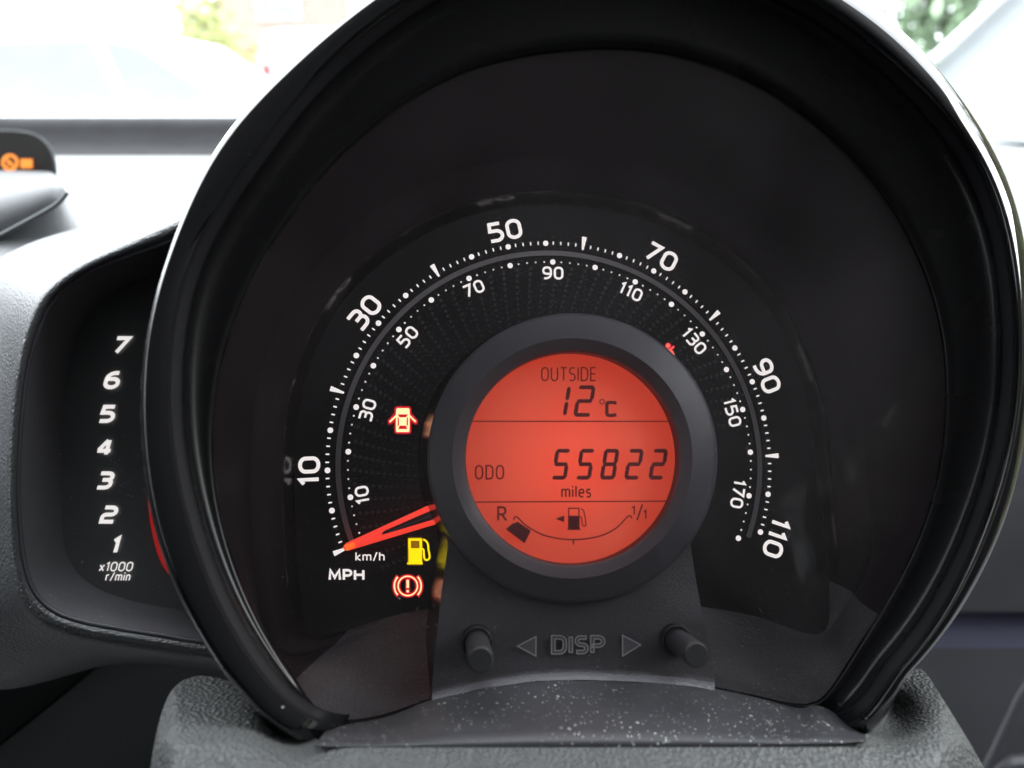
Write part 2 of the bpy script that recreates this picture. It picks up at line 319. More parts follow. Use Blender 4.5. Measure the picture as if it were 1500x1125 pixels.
G = {  # width, [(points, radii, closed)]
 '0': (w_, [([(0, 0), (w_, 0), (w_, 1), (0, 1)], [.30] * 4, 1)]),
 '1': (.26, [([(0, .80), (.20, 1), (.20, 0)], None, 0)]),
 '2': (w_, [([(0.02, 1), (w_, 1), (w_, .50), (0, .50), (0, 0), (w_, 0)], [0, .24, .2, .2, 0, 0], 0)]),
 '3': (w_, [([(0, 1), (w_, 1), (w_, .54), (.16, .54)], [0, .22, .2, 0], 0), ([(.3, .54), (w_, .54), (w_, 0), (0, 0)], [0, .2, .26, 0], 0)]),
 '4': (.68, [([(.50, 0), (.50, 1)], None, 0), ([(.44, 1), (.03, .30)], None, 0), ([(-.02, .26), (.70, .26)], None, 0)]),
 '5': (w_, [([(w_ - .04, 1), (.06, 1), (.03, .58), (w_, .58), (w_, 0), (0, 0)], [0, 0, 0, .28, .28, 0], 0)]),
 '6': (w_, [([(w_ - .06, 1), (0, 1), (0, 0), (w_, 0), (w_, .58), (0.0, .58)], [0, .42, .28, .28, .26, 0], 0)]),
 '7': (w_ - .04, [([(0, 1), (w_ - .04, 1), (.14, 0)], None, 0)]),
 '8': (w_, [([(0.02, .54), (w_ - .02, .54), (w_ - .02, 1), (0.02, 1)], [.2] * 4, 1), ([(0, 0), (w_, 0), (w_, .54), (0, .54)], [.24] * 4, 1)]),
 '9': (w_, [([(.06, 0), (w_, 0), (w_, 1), (0, 1), (0, .42), (w_, .42)], [0, .42, .28, .28, .26, 0], 0)]),
 'M': (.80, [([(0, 0), (.06, 1), (.40, .22), (.74, 1), (.80, 0)], None, 0)]),
 'P': (.56, [([(0, 0), (0, 1), (.56, 1), (.56, .44), (0, .44)], [0, 0, .26, .26, 0], 0)]),
 'H': (.64, [([(0, 0), (0, 1)], None, 0), ([(.64, 0), (.64, 1)], None, 0), ([(0, .52), (.64, .52)], None, 0)]),
 'O': (.62, [([(0, 0), (.62, 0), (.62, 1), (0, 1)], [.31] * 4, 1)]),
 'U': (.58, [([(0, 1), (0, 0), (.58, 0), (.58, 1)], [0, .28, .28, 0], 0)]),
 'T': (.56, [([(0, 1), (.56, 1)], None, 0), ([(.28, 1), (.28, 0)], None, 0)]),
 'S': (.50, [([(.48, .97), (0, 1), (0, .52), (.50, .50), (.50, 0), (0, .03)], [0, .22, .22, .22, .22, 0], 0)]),
 'I': (.0, [([(0, 0), (0, 1)], None, 0)]),
 'D': (.60, [([(0, 0), (0, 1), (.60, 1), (.60, 0)], [0, 0, .34, .34], 1)]),
 'E': (.46, [([(.46, 1), (0, 1), (0, 0), (.46, 0)], None, 0), ([(0, .52), (.42, .52)], None, 0)]),
 'C': (.56, [([(.56, .95), (.30, 1), (0, 1), (0, 0), (.30, 0), (.56, .05)], [0, .1, .34, .34, .1, 0], 0)]),
 'R': (.56, [([(0, 0), (0, 1), (.52, 1), (.52, .46), (0, .46)], [0, 0, .25, .25, 0], 0), ([(.26, .46), (.58, 0)], None, 0)]),
 'm': (.84, [([(0, 0), (0, .72)], None, 0), ([(0, .52), (0, .70), (.42, .70), (.42, 0)], [0, .16, .18, 0], 0), ([(.42, .5), (.42, .70), (.84, .70), (.84, 0)], [0, .16, .18, 0], 0)]),
 'n': (.46, [([(0, 0), (0, .72)], None, 0), ([(0, .5), (0, .70), (.46, .70), (.46, 0)], [0, .16, .2, 0], 0)]),
 'h': (.48, [([(0, 0), (0, 1.02)], None, 0), ([(0, .5), (0, .70), (.48, .70), (.48, 0)], [0, .16, .2, 0], 0)]),
 'k': (.48, [([(0, 0), (0, 1.02)], None, 0), ([(.46, .72), (.06, .34), (.50, 0)], None, 0)]),
 'x': (.46, [([(0, 0), (.46, .70)], None, 0), ([(0, .70), (.46, 0)], None, 0)]),
 'r': (.32, [([(0, 0), (0, .72)], None, 0), ([(0, .44), (0, .70), (.34, .70)], [0, .18, 0], 0)]),
 'i': (.0, [([(0, 0), (0, .72)], None, 0), ([(0, .88), (0, 1.02)], None, 0)]),
 'l': (.0, [([(0, 0), (0, 1.02)], None, 0)]),
 'e': (.48, [([(0.02, .36), (.48, .36), (.48, .70), (0, .70), (0, 0), (.46, .02)], [0, 0, .22, .24, .24, 0], 0)]),
 's': (.40, [([(.38, .69), (0, .70), (0, .36), (.40, .35), (.40, 0), (0, .01)], [0, .16, .16, .16, .16, 0], 0)]),
 '/': (.38, [([(0, -.05), (.38, 1.05)], None, 0)]), ' ': (.3, []),
}
def text2d(s, t=.16, gap=.26, slant=0.0, sx=1.0):
    strokes = []; x = 0
    for ch in s:
        wd, st = G[ch]
        for (P, R, c) in st:
            q = rp(P, R, bool(c)); q = q * (1 - 0) ; q = np.stack([(q[:, 0]) * sx + x, t / 2 + q[:, 1] * (1 - t)], 1)
            strokes.append((q, bool(c)))
        x += wd * sx + t + gap * .6
    x -= t + gap * .6
    res = []
    for q, c in strokes:
        V, Fc = stroke(q, t, c); V = np.array(V); V[:, 0] += slant * V[:, 1]; res.append((V, Fc))
    return res, x
def outline_text(name, s, mapf, mat, parent, t, gap, sx, line, label=None):
    res, wd = text2d(s, t, gap, 0, sx); b = MB(); k = 0
    for (V, Fc) in res:
        half = len(V) // 2; closed = len(Fc) == half
        for P in ([V[:half], V[half:]] if closed else [np.concatenate([V[:half], V[half:][::-1]])]):
            V2, F2 = stroke(np.array(P), line, True); k += 1
            b.add([mapf(v[0] - wd / 2, v[1], (k % 4) * 2e-5) for v in V2], F2)
    return b.mk(name, mat, parent, smooth=False, label=label)
def put_text(name, s, mapf, mat, parent, t=.16, gap=.26, slant=0.0, sx=1.0, thick=0.0, label=None):
    """mapf(x, y, k) takes glyph units (cap height 1, x centred) to the place; k is a small layer lift."""
    res, wd = text2d(s, t, gap, slant, sx); b = MB()
    for k, (V, Fc) in enumerate(res):
        lift = (k % 4) * 1.5e-5
        top = [mapf(v[0] - wd / 2, v[1], lift + thick) for v in V]
        if thick:
            n = len(V); half = n // 2; bot = [mapf(v[0] - wd / 2, v[1], 0) for v in V]
            ring = []; b.add(top, Fc)
            closed = len(Fc) == half
            for (i0, i1) in ([(i, (i + 1) % half) for i in range(half if closed else half - 1)]):
                b.add([top[i0], top[i1], bot[i1], bot[i0]], [(0, 1, 2, 3)]); b.add([top[half + i0], top[half + i1], bot[half + i1], bot[half + i0]], [(0, 1, 2, 3)])
            if not closed:
                for (p, q) in ((0, half), (half - 1, n - 1)): b.add([top[p], top[q], bot[q], bot[p]], [(0, 1, 2, 3)])
        else: b.add(top, Fc)
    return b.mk(name, mat, parent, smooth=False, label=label)
def px_text(name, s, cx, base, hpx, h, mat, parent, wpx=None, t=.16, gap=.26, slant=0.0, thick=0.0, label=None):
    sx = 1.0
    if wpx:
        for _ in range(6): sx *= (wpx / hpx - t) / max(.05, (text2d(s, t, gap, 0, sx)[1]))
    return put_text(name, s, lambda x, y, k: PX(cx + x * hpx, base - y * hpx, h + k), mat, parent, t, gap, slant, sx, thick, label)
def px_poly(name, polys, h, mat, parent, thick=0.0, label=None):
    b = MB()
    for k, P in enumerate(polys):
        top = [PX(p[0], p[1], h + thick + (k % 4) * 1.5e-5) for p in P]; n = len(P); b.add(top, [tuple(range(n))])
        if thick:
            bot = [PX(p[0], p[1], h) for p in P]; b.add(top + bot, [(i, (i + 1) % n, n + (i + 1) % n, n + i) for i in range(n)])
    return b.mk(name, mat, parent, smooth=False, label=label)
def px_strokes(name, lines, h, mat, parent, label=None, thick=0.0):
    b = MB()
    for k, (P, t, c) in enumerate(lines):
        V, Fc = stroke(np.array(P, float), t, c); b.add([PX(v[0], v[1], h + thick + (k % 5) * 1.5e-5) for v in V], Fc)
    return b.mk(name, mat, parent, smooth=False, label=label)
def circ(cx, cy, r, a0=0, a1=360, n=36):
    return [(cx + r * math.cos(math.radians(a)), cy - r * math.sin(math.radians(a))) for a in np.linspace(a0, a1, n, endpoint=(a1 - a0) != 360)]

# ================================================================== setting: ground, cabin
mk('ground', [(-60, -20, 0), (60, -20, 0), (60, 120, 0), (-60, 120, 0)], [(0, 1, 2, 3)], 'asphalt', kind='structure', smooth=False)
b = MB()                                                     # roof lining over the cabin
xs = np.linspace(-1.20, .66, 9); ys = np.linspace(.22, -1.66, 9)
V = [(x, y, 1.47 + .05 * (1 - ((x + .27) / .76) ** 2) - .16 * abs((x + .27) / .93) ** 6 - .04 * ((y + .6) / .9) ** 2) for y in ys for x in xs]
V2 = [(x, y, z + .03) for x, y, z in V]; Fc = [(r * 9 + c, r * 9 + c + 1, r * 9 + c + 10, r * 9 + c + 9) for r in range(8) for c in range(8)]
b.add(V, Fc); b.add(V2, Fc); b.mk('cabin_roof', 'headlining', kind='structure')
b = MB(); box(b, -.27, -1.62, .86, 1.86, .08, 1.16); box(b, -.32, -.7, .28, 1.5, 1.9, .06); b.mk('cabin_rear', 'seat', kind='structure', smooth=False)

b = MB(); box(b, -1.12, -.3, .68, .06, 2.6, .98); b.mk('cabin_side', 'seat', kind='structure', smooth=False)
b = MB(); box(b, .56, -.75, .62, .06, 1.9, .86); box(b, .575, -1.12, 1.22, .05, 1.05, .40); b.mk('cabin_side', 'seat', kind='structure', smooth=False)
# ================================================================== instrument cluster
cl = empty('instrument_cluster', DL(0, -.07, 0), 'large round speedometer cluster in a gloss black hood with a lit red centre display', 'speedometer')
L1 = [(500,32),(400,123),(347,173),(300,240),(269,318),(237,399),(216,478),(208,542),(206,600),(208,650),(216,726),(235,806),(264,878),(302,946),(336,1000),(372,1040),(412,1072),(454,1092),(560,1090),(700,1080),(850,1075),(1000,1078),(1150,1085),(1270,1078),(1328,992),(1367,950),(1397,910),(1427,860),(1453,807),(1477,750),(1496,670),(1508,580),(1510,500),(1507,410),(1498,330),(1484,281),(1456,213),(1422,169),(1395,131),(1363,83),(1324,46),(1266,0),(1190,-42),(1090,-85),(980,-112),(850,-118),(720,-95),(620,-52)]
L2 = [(500,77),(433,143),(383,213),(330,285),(304,322),(268,403),(250,492),(247,570),(248,645),(258,690),(266,734),(287,806),(319,886),(357,954),(400,1013),(433,1040),(470,1060),(560,1065),(700,1055),(850,1050),(1000,1052),(1150,1058),(1250,1060),(1315,983),(1352,937),(1388,883),(1420,817),(1445,750),(1466,690),(1484,600),(1488,500),(1482,411),(1463,309),(1440,249),(1413,206),(1371,156),(1317,100),(1253,46),(1200,11),(1110,-38),(1000,-72),(870,-84),(740,-64),(620,-14)]
L5 = [(429,314),(379,389),(351,449),(326,517),(315,588),(309,645),(311,680),(319,743),(340,819),(378,912),(416,971),(459,1036),(490,1056),(510,1057),(567,1047),(633,1022),(700,1006),(783,994),(850,992),(933,995),(1017,1002),(1100,1018),(1167,1033),(1203,1028),(1257,950),(1283,907),(1310,860),(1333,817),(1351,780),(1368,722),(1382,656),(1386,567),(1380,487),(1355,400),(1310,310),(1265,248),(1204,188),(1140,140),(1060,100),(980,77),(900,70),(820,75),(687,101),(607,144),(500,225)]
r1, r2, r5 = polar(L1), polar(L2), polar(L5)
deg = np.degrees(TH) % 360
_low = ((deg > 222) & (deg < 322)).astype(float)
def calm(r, n):
    for _ in range(n):
        q = (np.roll(r, 1) + 2 * r + np.roll(r, -1)) / 4; r = r * _low + q * (1 - _low)
    return r
r1, r2, r5 = calm(r1, 26), calm(r2, 26), calm(r5, 26)
sm = lambda x: np.clip(x, 0, 1) ** 2 * (3 - 2 * np.clip(x, 0, 1))
bot = sm((deg - 229) / 10) * sm((313 - deg) / 10)                # bottom sector where the hood sinks into the column cover
HR = .048
hf = HR * (1 - bot) + .016 * bot
loops = [pts(r1 * .985, hf - .11), pts(r1 * 1.0, hf - .03), pts(r1, hf - .006)]
fr_ = .20 + .5 * sm((np.cos(TH) - .1) / .6)                       # share of the lip that is rounded over, larger on the driver's door side
for a in np.linspace(0, 90, 8):                                  # rounded outer edge of the gloss lip
    q = math.radians(a); loops.append(pts(r1 + (r2 - r1) * fr_ * (1 - math.cos(q)), hf - .004 + (.0035 * math.sin(q)) * (1 - bot)))
for t in (.3, .6, .9, 1.0):                                      # flat face falling inwards
    k = fr_ + (1 - fr_) * t; loops.append(pts(r1 + (r2 - r1) * k, hf - .004 + (.0035 - .0014 * t ** 1.5) * (1 - bot)))
V, Fc = loft(loops); mk('bezel_rim', V, Fc, 'gloss', cl)
r3 = r2 - 7; r4 = r2 - 17
V, Fc = loft([pts(r2 + 1, hf - .0017 - .0028 * bot), pts(r2 - 2, hf - .0030), pts(r2 - 7, hf - .0042), pts(r4, hf - .0056), pts(r4 - 4, hf - .0068)]); mk('seal_ridge', V, Fc, 'ridge', cl)
hl = .034 * (1 - bot) + .030 * bot
r4 = np.maximum(r4 - 4, r5 + 1)
_ql = []
for q in np.linspace(0, 90, 10):
    c_, s_ = 1 - math.cos(math.radians(q)), math.sin(math.radians(q))
    _ql.append(pts(r4 + (r5 + 3 - r4) * c_, (hf - .0068) + (hl + .0006 - hf + .0068) * s_))
V, Fc = loft(_ql + [pts(r5, hl), pts(r5 - 3, hl - .0012)]); mk('hood_lining', V, Fc, 'wall', cl)
# bowl from the lens edge down to the flat dial
L6 = [(432,690),(438,600),(460,520),(500,445),(560,385),(640,335),(720,308),(800,300),(890,308),(980,335),(1060,385),(1120,445),(1160,520),(1185,600),(1195,690),(1205,790),(1215,870),(1205,935),(1130,908),(1040,890),(940,880),(840,877),(740,880),(640,890),(560,905),(490,930),(452,925),(440,870),(434,790)]
r6 = polar(L6)
wb = (sm((deg - 214) / 18) * sm((334 - deg) / 18))
ust = 1 - wb
q6 = pts(r6, .0002); c6 = sum(q6) / NT
def stepped(k, h): return [p + (p - c6) / np.linalg.norm(p - c6) * k * ust[i] + N * h * ust[i] for i, p in enumerate(q6)]
st = stepped(.0100, .0106); lens_e = pts(r5 - 2.5, hl - .001)
def blend(t, sag): return [a * (1 - t) + b_ * t - N * sag * (1 + 2.2 * wb[i]) for i, (a, b_) in enumerate(zip(lens_e, st))]
V, Fc = loft([lens_e, blend(.25, .0010), blend(.5, .0014), blend(.75, .0010), blend(.92, .0003), st, stepped(.0064, .0092), stepped(.0040, .0074), stepped(.0024, .0052), stepped(.0014, .0030), stepped(.0006, .0010), q6])
ob = mk('dial_surround', V, Fc, 'bowl', cl); ob.data.materials.append(M['shelf']); ob.data.materials.append(M['step'])
for p in ob.data.polygons:
    if wb[p.index % NT] > .5: p.material_index = 1
    elif p.index // NT >= 8: p.material_index = 2
# flat dial
cen = DL(*uv_of(840, 640), 0.0002)
lp = pts(r6 * 1.0, .0002); V = lp + [cen]; mk('dial_face', V, [(i, (i + 1) % NT, NT) for i in range(NT)], 'dial', cl, smooth=False)
# clear lens
loops = [pts(r5 - 1, hl - .0006)] + [pts(r5 * s, hl * (s ** 2) + .037 * (1 - s ** 2)) for s in (.93, .8, .6, .4, .2)]
V, Fc = loft(loops); n0 = len(V); V.append(PX(PC[0], PC[1], .037)); Fc += [(n0 - NT + i, n0 - NT + (i + 1) % NT, n0) for i in range(NT)]
mk('lens', V, Fc, 'lens', cl, label='clear curved plastic lens over the dial')

# scale: dots, wedges, ticks
def pol(a_deg, r, h=.0006): a = math.radians(a_deg); return DL(RD * r * math.cos(a), RD * r * math.sin(a), h)
def ang(mph): return A0 - KMPH * mph
def dotmesh(name, rad):
    me = bpy.data.meshes.new(name); n = 16
    me.from_pydata([tuple((RU * math.cos(t) + UV * math.sin(t)) * rad) for t in np.linspace(0, 2 * math.pi, n, endpoint=False)], [], [tuple(range(n))]); me.materials.append(M['white']); return me
MMPX = D / F_PX
def place(name, me, p, parent):
    o = bpy.data.objects.new(name, me); col.objects.link(o); o.parent = parent; o.location = Vector(p) - wloc(parent); return o
dm = dotmesh('scale_dot', 4.1 * MMPX); dk = dotmesh('scale_dot', 4.1 * MMPX)
for m in range(5, 111, 5):
    if m % 20: place('scale_dot', dm, pol(ang(m), 1.0), cl)
for m in range(0, 101, 20):
    b = MB(); a = ang(m); w0, w1 = 1.4 * MMPX / RD, 3.8 * MMPX / RD
    b.add([pol(a + math.degrees(-w0), .982), pol(a + math.degrees(w0), .982), pol(a + math.degrees(w1) / 1.05, 1.045), pol(a - math.degrees(w1) / 1.05, 1.045)], [(0, 1, 2, 3)]); b.mk('scale_wedge', 'white', cl, smooth=False)
b = MB()
for m in range(1, 110):
    if m % 5: a = ang(m); dw = math.degrees(1.0 * MMPX / RD); b.add([pol(a - dw, .993), pol(a + dw, .993), pol(a + dw, 1.009), pol(a - dw, 1.009)], [(0, 1, 2, 3)])
b.mk('minor_ticks', 'white', cl, smooth=False, kind='stuff')
KM = .621371
for k in range(10, 181, 10): place('scale_dot', dk, pol(ang(k * KM), .912), cl)
b = MB()
for k in range(2, 180, 2):
    if k % 10:
        p = pol(ang(k * KM), .912); b.add([p + (RU * math.cos(t) + UV * math.sin(t)) * 1.35 * MMPX for t in np.linspace(0, 2 * math.pi, 8, endpoint=False)], [tuple(range(8))])
b.mk('minor_dots', 'white', cl, smooth=False, kind='stuff')
aa = np.linspace(ang(-.2), ang(111.2), 140)
V, Fc = loft([[pol(a, .943, .0005) for a in aa], [pol(a, .966, .0005) for a in aa]], False); mk('scale_arc', V, Fc, 'arc', cl, smooth=False)
def dial_text(name, s, a, r, hh, t, sx=1.0, gap=.26, label=None):
    ar = math.radians(a); up = RU * math.cos(ar) + UV * math.sin(ar); rt = RU * math.sin(ar) - UV * math.cos(ar); c0 = pol(a, r, .0006)
    return put_text(name, s, lambda x, y, k: c0 + rt * x * hh + up * (y - .5) * hh + N * k, 'white', cl, t, gap, 0, sx, 0, label)
for m in (10, 30, 50, 70, 90, 110): dial_text('speed_number', str(m), ang(m), 1.078, 31 * MMPX, .172, 1.0, .22, 'white backlit mph numeral %d' % m)
for k in range(10, 171, 20): dial_text('speed_number', str(k), ang(k * KM), .860, 20.0 * MMPX, .165, .95, .22, 'small white km/h numeral %d' % k)
px_text('unit_text', 'MPH', 507.5, 851, 17.5, .0006, 'white', cl, wpx=53, t=.21, gap=.20, label='white MPH lettering')
px_text('unit_text', 'km/h', 542, 822, 13.5, .0006, 'white', cl, wpx=43, t=.15, gap=.24, label='small white km/h lettering')
b = MB()
for ia in range(0, 130):
    for ir in range(0, 18):
        r = .885 - ir * .026; a = 215 - ia * 2.05 + ir * 2.4
        if a < 10 or a > 214: continue
        rad = (3.0 - ir * .16) * MMPX * (1 if (ia + ir) % 2 == 0 else 0)
        if rad < .5 * MMPX: continue
        p = pol(a, r, .0004); b.add([p + (RU * math.cos(t) + UV * math.sin(t)) * rad for t in np.linspace(0, 2 * math.pi, 7, endpoint=False)], [tuple(range(7))])
b.mk('dot_pattern', 'pattern', cl, smooth=False, kind='stuff')

# needle
def needle():
    h = .0065; tip = np.array(uv_of(503, 803.5, h)); bs = np.array(uv_of(668, 741, h)); d = (bs - tip) / np.linalg.norm(bs - tip); q = np.array([-d[1], d[0]]); Ln = np.linalg.norm(bs - tip)
    wt, wb_ = 5.0 * MMPX, 16.5 * MMPX
    def P(s, o, hh): x = tip + d * s * Ln + q * o * (wt + (wb_ - wt) * s); return DL(x[0], x[1], hh)
    b = MB(); secs = [P(s, o, hh) for s in (0, .03, 1) for (o, hh) in ((-1, h - .001), (-.93, h), (0, h + .0003), (.93, h), (1, h - .001))]
    for i in range(5): secs[i] = secs[i] * .45 + P(0.0, 0, h - .0004) * .55
    b.add(secs, [(r * 5 + c, r * 5 + c + 1, r * 5 + c + 6, r * 5 + c + 5) for r in (0, 1) for c in range(4)])
    nl = b.mk('needle', 'needle', cl, label='glowing red pointer at zero')
    b = MB(); b.add([P(.34, .12, h + .0006), P(.34, -.12, h + .0006), P(.78, -.46, h + .0006), P(.80, .46, h + .0006), P(.37, .34, h + .0006)], [(0, 1, 2, 3, 4)]); b.mk('needle_slot', 'needlecore', nl, smooth=False)
    b = MB(); b.add([P(.40, .02, h + .0008), P(.40, -.10, h + .0008), P(.77, -.08, h + .0008), P(.77, .08, h + .0008)], [(0, 1, 2, 3)]); b.mk('needle_rib', 'arc', nl, smooth=False)
    b = MB(); b.add([P(.02, -.8, h + .0007), P(.02, .8, h + .0007), P(.10, .62, h + .0007), P(.10, -.62, h + .0007)], [(0, 1, 2, 3)]); b.mk('needle_tip', 'needletip', nl, smooth=False)
needle()

# centre display: ring lathe + recessed screen
def circpx(cx, cy, r, h, n=128): return [PX(cx + r * math.cos(t), cy - r * math.sin(t), h) for t in np.linspace(0, 2 * math.pi, n, endpoint=False)]
cc = (838.5, 671.5)
V, Fc = loft([circpx(*cc, 212.5, .0265), circpx(*cc, 212.5, .0278), circpx(*cc, 210.5, .0288), circpx(*cc, 206, .0292), circpx(*cc, 181, .0312), circpx(*cc, 176, .0315)])
rg = mk('display_ring', V, Fc, 'ring', cl, label='slate grey raised ring round the red display')
V, Fc = loft([circpx(*cc, 176, .0315), circpx(*cc, 172, .0312), circpx(*cc, 160, .0304), circpx(*cc, 157, .0300), circpx(*cc, 156, .0292)]); mk('inner_ring', V, Fc, 'ringin', rg)
cw = circpx(*cc, 156, .0292); o0 = O
wall2 = [p - N * .0040 for p in cw]; V, Fc = loft([cw, wall2]); mk('ring_well', V, Fc, 'well', rg)
HS = .0256
disc = [p - N * (.0292 - HS) for p in cw]; dc = sum(disc) / len(disc); disc = [dc + (p - dc) * 1.02 for p in disc]
lcd = mk('display_screen', disc + [dc], [(i, (i + 1) % 128, 128) for i in range(128)], 'lcd', cl, smooth=False, label='round red backlit display screen')
outer = circpx(*cc, 212.5, .0265); oc = sum(outer) / len(outer)
V, Fc = loft([outer, [oc + (p - oc) * 1.04 - N * .012 for p in outer], [oc + (p - oc) * 1.088 - N * .0263 for p in outer]]); mk('ring_side', V, Fc, 'pedside', rg)
SH = HS + .0017
px_text('display_word', 'OUTSIDE', 833, 558.5, 21, SH, 'segthin', lcd, wpx=81, t=.10, gap=.2, label='OUTSIDE lettering on the display')
px_text('display_word', 'ODO', 717, 702.5, 21.5, SH, 'segthin', lcd, wpx=43, t=.11, gap=.24, label='ODO lettering on the display')
px_text('display_word', 'miles', 844, 729, 18, SH, 'segthin', lcd, wpx=44, t=.13, gap=.22, label='miles lettering on the display')
px_text('display_word', 'R', 735.5, 764, 22.5, SH, 'segthin', lcd, wpx=14.5, t=.13, label='R mark of the fuel gauge')
px_text('display_word', '1', 928, 755, 14.5, SH, 'segthin', lcd, t=.16); px_text('display_word', '1', 945, 761, 14.5, SH, 'segthin', lcd, t=.16)
px_strokes('display_slash', [([(933, 762), (941, 739)], 2.4, False)], SH, 'segthin', lcd)
px_strokes('display_word', [(circ(882, 588.5, 3.4), 1.5, True)], SH, 'seg', lcd, label='degree sign on the display')
px_text('display_word', 'C', 896, 611, 24, SH, 'seg', lcd, wpx=19, t=.20, label='C of the temperature reading')
px_strokes('display_line', [([(660, 617.2), (1010, 617.2)], 1.7, False)], SH, 'seg', lcd); px_strokes('display_line', [([(670, 735.6), (1006, 734)], 1.7, False)], SH, 'seg', lcd)
SEG = {'1': 'bc', '2': 'abged', '5': 'afgcd', '8': 'abcdefg'}
def seven(d, x0, y0, wd, ht, t=5.6, sl=.16, name='display_digit'):
    """x0,y0 lower left of the digit"""
    polys = []; g = .55; hx = wd; hy = ht / 2
    def H(y): return [(g + .8, y), (t * .55 + g, y + t / 2), (hx - t * .55 - g, y + t / 2), (hx - g - .8, y), (hx - t * .55 - g, y - t / 2), (t * .55 + g, y - t / 2)]
    def Vv(x, ya, yb): return [(x, ya + g), (x - t / 2, ya + t * .5 + g), (x - t / 2, yb - t * .5 - g), (x, yb - g), (x + t / 2, yb - t * .5 - g), (x + t / 2, ya + t * .5 + g)]
    S = {'a': H(ht - t / 2), 'g': H(hy), 'd': H(t / 2), 'f': Vv(t / 2, hy, ht - t * .2), 'b': Vv(hx - t / 2, hy, ht - t * .2), 'e': Vv(t / 2, t * .2, hy), 'c': Vv(hx - t / 2, t * .2, hy)}
    for s in SEG[d]: polys.append([(x0 + p[0] + sl * p[1], y0 - p[1]) for p in S[s]])
    px_poly(name, polys, SH, 'seg', lcd, label='digit %s on the display' % d)
for i, d in enumerate('55822'): seven(d, 807 + i * 35.6, 702.5, 22.5, 45)
seven('1', 807, 610.5, 22.5, 46); seven('2', 839.5, 610.5, 26, 46)
px_strokes('fuel_scale', [(catmull([(752, 762), (756.5, 757), (773, 771.5), (800, 785), (838, 790.5), (876, 786), (902, 774), (920.5, 756), (926, 759.5)], 6, False), 2.0, False), ([(840, 791), (840, 797.5)], 2.2, False)], SH, 'seg', lcd, label='curved fuel gauge scale')
px_poly('fuel_level_bar', [[(740.8, 775), (752, 766), (754.5, 766.8), (757.5, 763.5), (777.6, 777.4), (768.5, 796)]], SH, 'seg', lcd, label='single dark fuel level block')
px_poly('fuel_arrow', [[(814, 760), (826.5, 755), (826.5, 765)]], SH, 'seg', lcd)
px_strokes('fuel_symbol', [([(833, 744.5), (848, 744.5), (848, 775), (833, 775)], 1.8, True), ([(848.5, 757), (852, 758), (853, 769), (855.5, 771), (858.5, 769), (857, 757), (855, 748), (851, 745)], 1.6, False), ([(831, 775.5), (850.5, 775.5)], 1.8, False)], SH, 'segthin', lcd)
px_poly('fuel_symbol', [[(833.5, 755.5), (848, 755.5), (848, 775), (833.5, 775)]], SH, 'seg', lcd, label='fuel pump symbol on the display')

# pedestal below the display, carrying buttons and lettering
FT = [(664, 735), (700, 735), (990, 735), (1009, 770), (1016, 830), (1026, 885), (1035, 930), (1045, 975), (1048, 990), (840, 985), (632, 992), (636, 965), (641, 925), (645, 880), (651, 835), (656, 800), (653, 775)]
def ph(y): return .0245 + .0035 * max(0, min(1, (y - 800) / 190))
top = [PX(x, y, ph(y)) for x, y in FT]
pc_ = PX(840, 860, ph(860)); rows = []
sec = [((664, 735), (1000, 735)), ((653, 775), (1009, 775)), ((656, 800), (1012, 800)), ((651, 835), (1017, 835)), ((645, 880), (1025, 880)), ((641, 925), (1034, 925)), ((637, 955), (1040, 955)), ((634, 975), (1045, 975)), ((632, 989), (1048, 989))]
hs = [.0215, .0222, .0227, .0236, .0258, .0277, .0284, .0288, .0300]
loops = []
for (l, r), h in zip(sec, hs): loops.append([PX(l[0] + (r[0] - l[0]) * t, l[1] + (r[1] - l[1]) * t - (8 * math.sin(math.pi * t) if l[1] > 960 else 0), h) for t in np.linspace(0, 1, 25)])
_ar = np.array([(486, 1060), (567, 1048.5), (633, 1023.5), (700, 1007.5), (783, 995.5), (850, 993.5), (933, 996.5), (1017, 1003.5), (1100, 1019.5)])
loops = loops[:-2]
for dy, h in ((16, .0290), (9, .0299), (3, .0312), (-2, .0318)):
    loops.append([PX(x, np.interp(x, _ar[:, 0], _ar[:, 1]) - dy, h) for x in np.linspace(633, 1047, 25)])
V, Fc = loft(loops, False); ped = mk('pedestal', V, Fc, 'ped', cl, label='slate grey pedestal below the display with DISP lettering')
for side, sg in ((0, -1), (-1, 1)):
    e = [L[side] for L in loops]; V, Fc = loft([e, [p - N * .012 + RU * sg * .0014 for p in e], [p - N * .0245 + RU * sg * .0029 for p in e]], False)
    mk('pedestal_side', V, Fc, 'pedside', ped)
HP = .0284
px_text('pedestal_lettering', 'DISP', 847, 958, 27, HP, 'arrow', ped, wpx=78, t=.18, gap=.24, thick=.0006, label='moulded DISP lettering')
_sx = 1.0
for _ in range(6): _sx *= (78 / 27 - .18) / max(.05, text2d('DISP', .18, .24, 0, _sx)[1])
outline_text('lettering_highlight', 'DISP', lambda x, y, k: PX(847 + x * 27, 958 - y * 27, HP + .00075 + k), 'edgelight', ped, .18, .24, _sx, .065)  # pale outline painted as light caught on the letter edges
for tri in ([(758, 946.5), (785, 932.5), (785, 961)], [(912, 930.5), (912, 961), (938.5, 944.5)]):
    ar_ = px_poly('pedestal_arrow', [tri], HP - .0003, 'arrow', ped, thick=.0006)
    px_strokes('arrow_highlight', [(tri, 1.8, True)], HP + .0005, 'edgelight', ped)  # painted edge highlight round the arrow
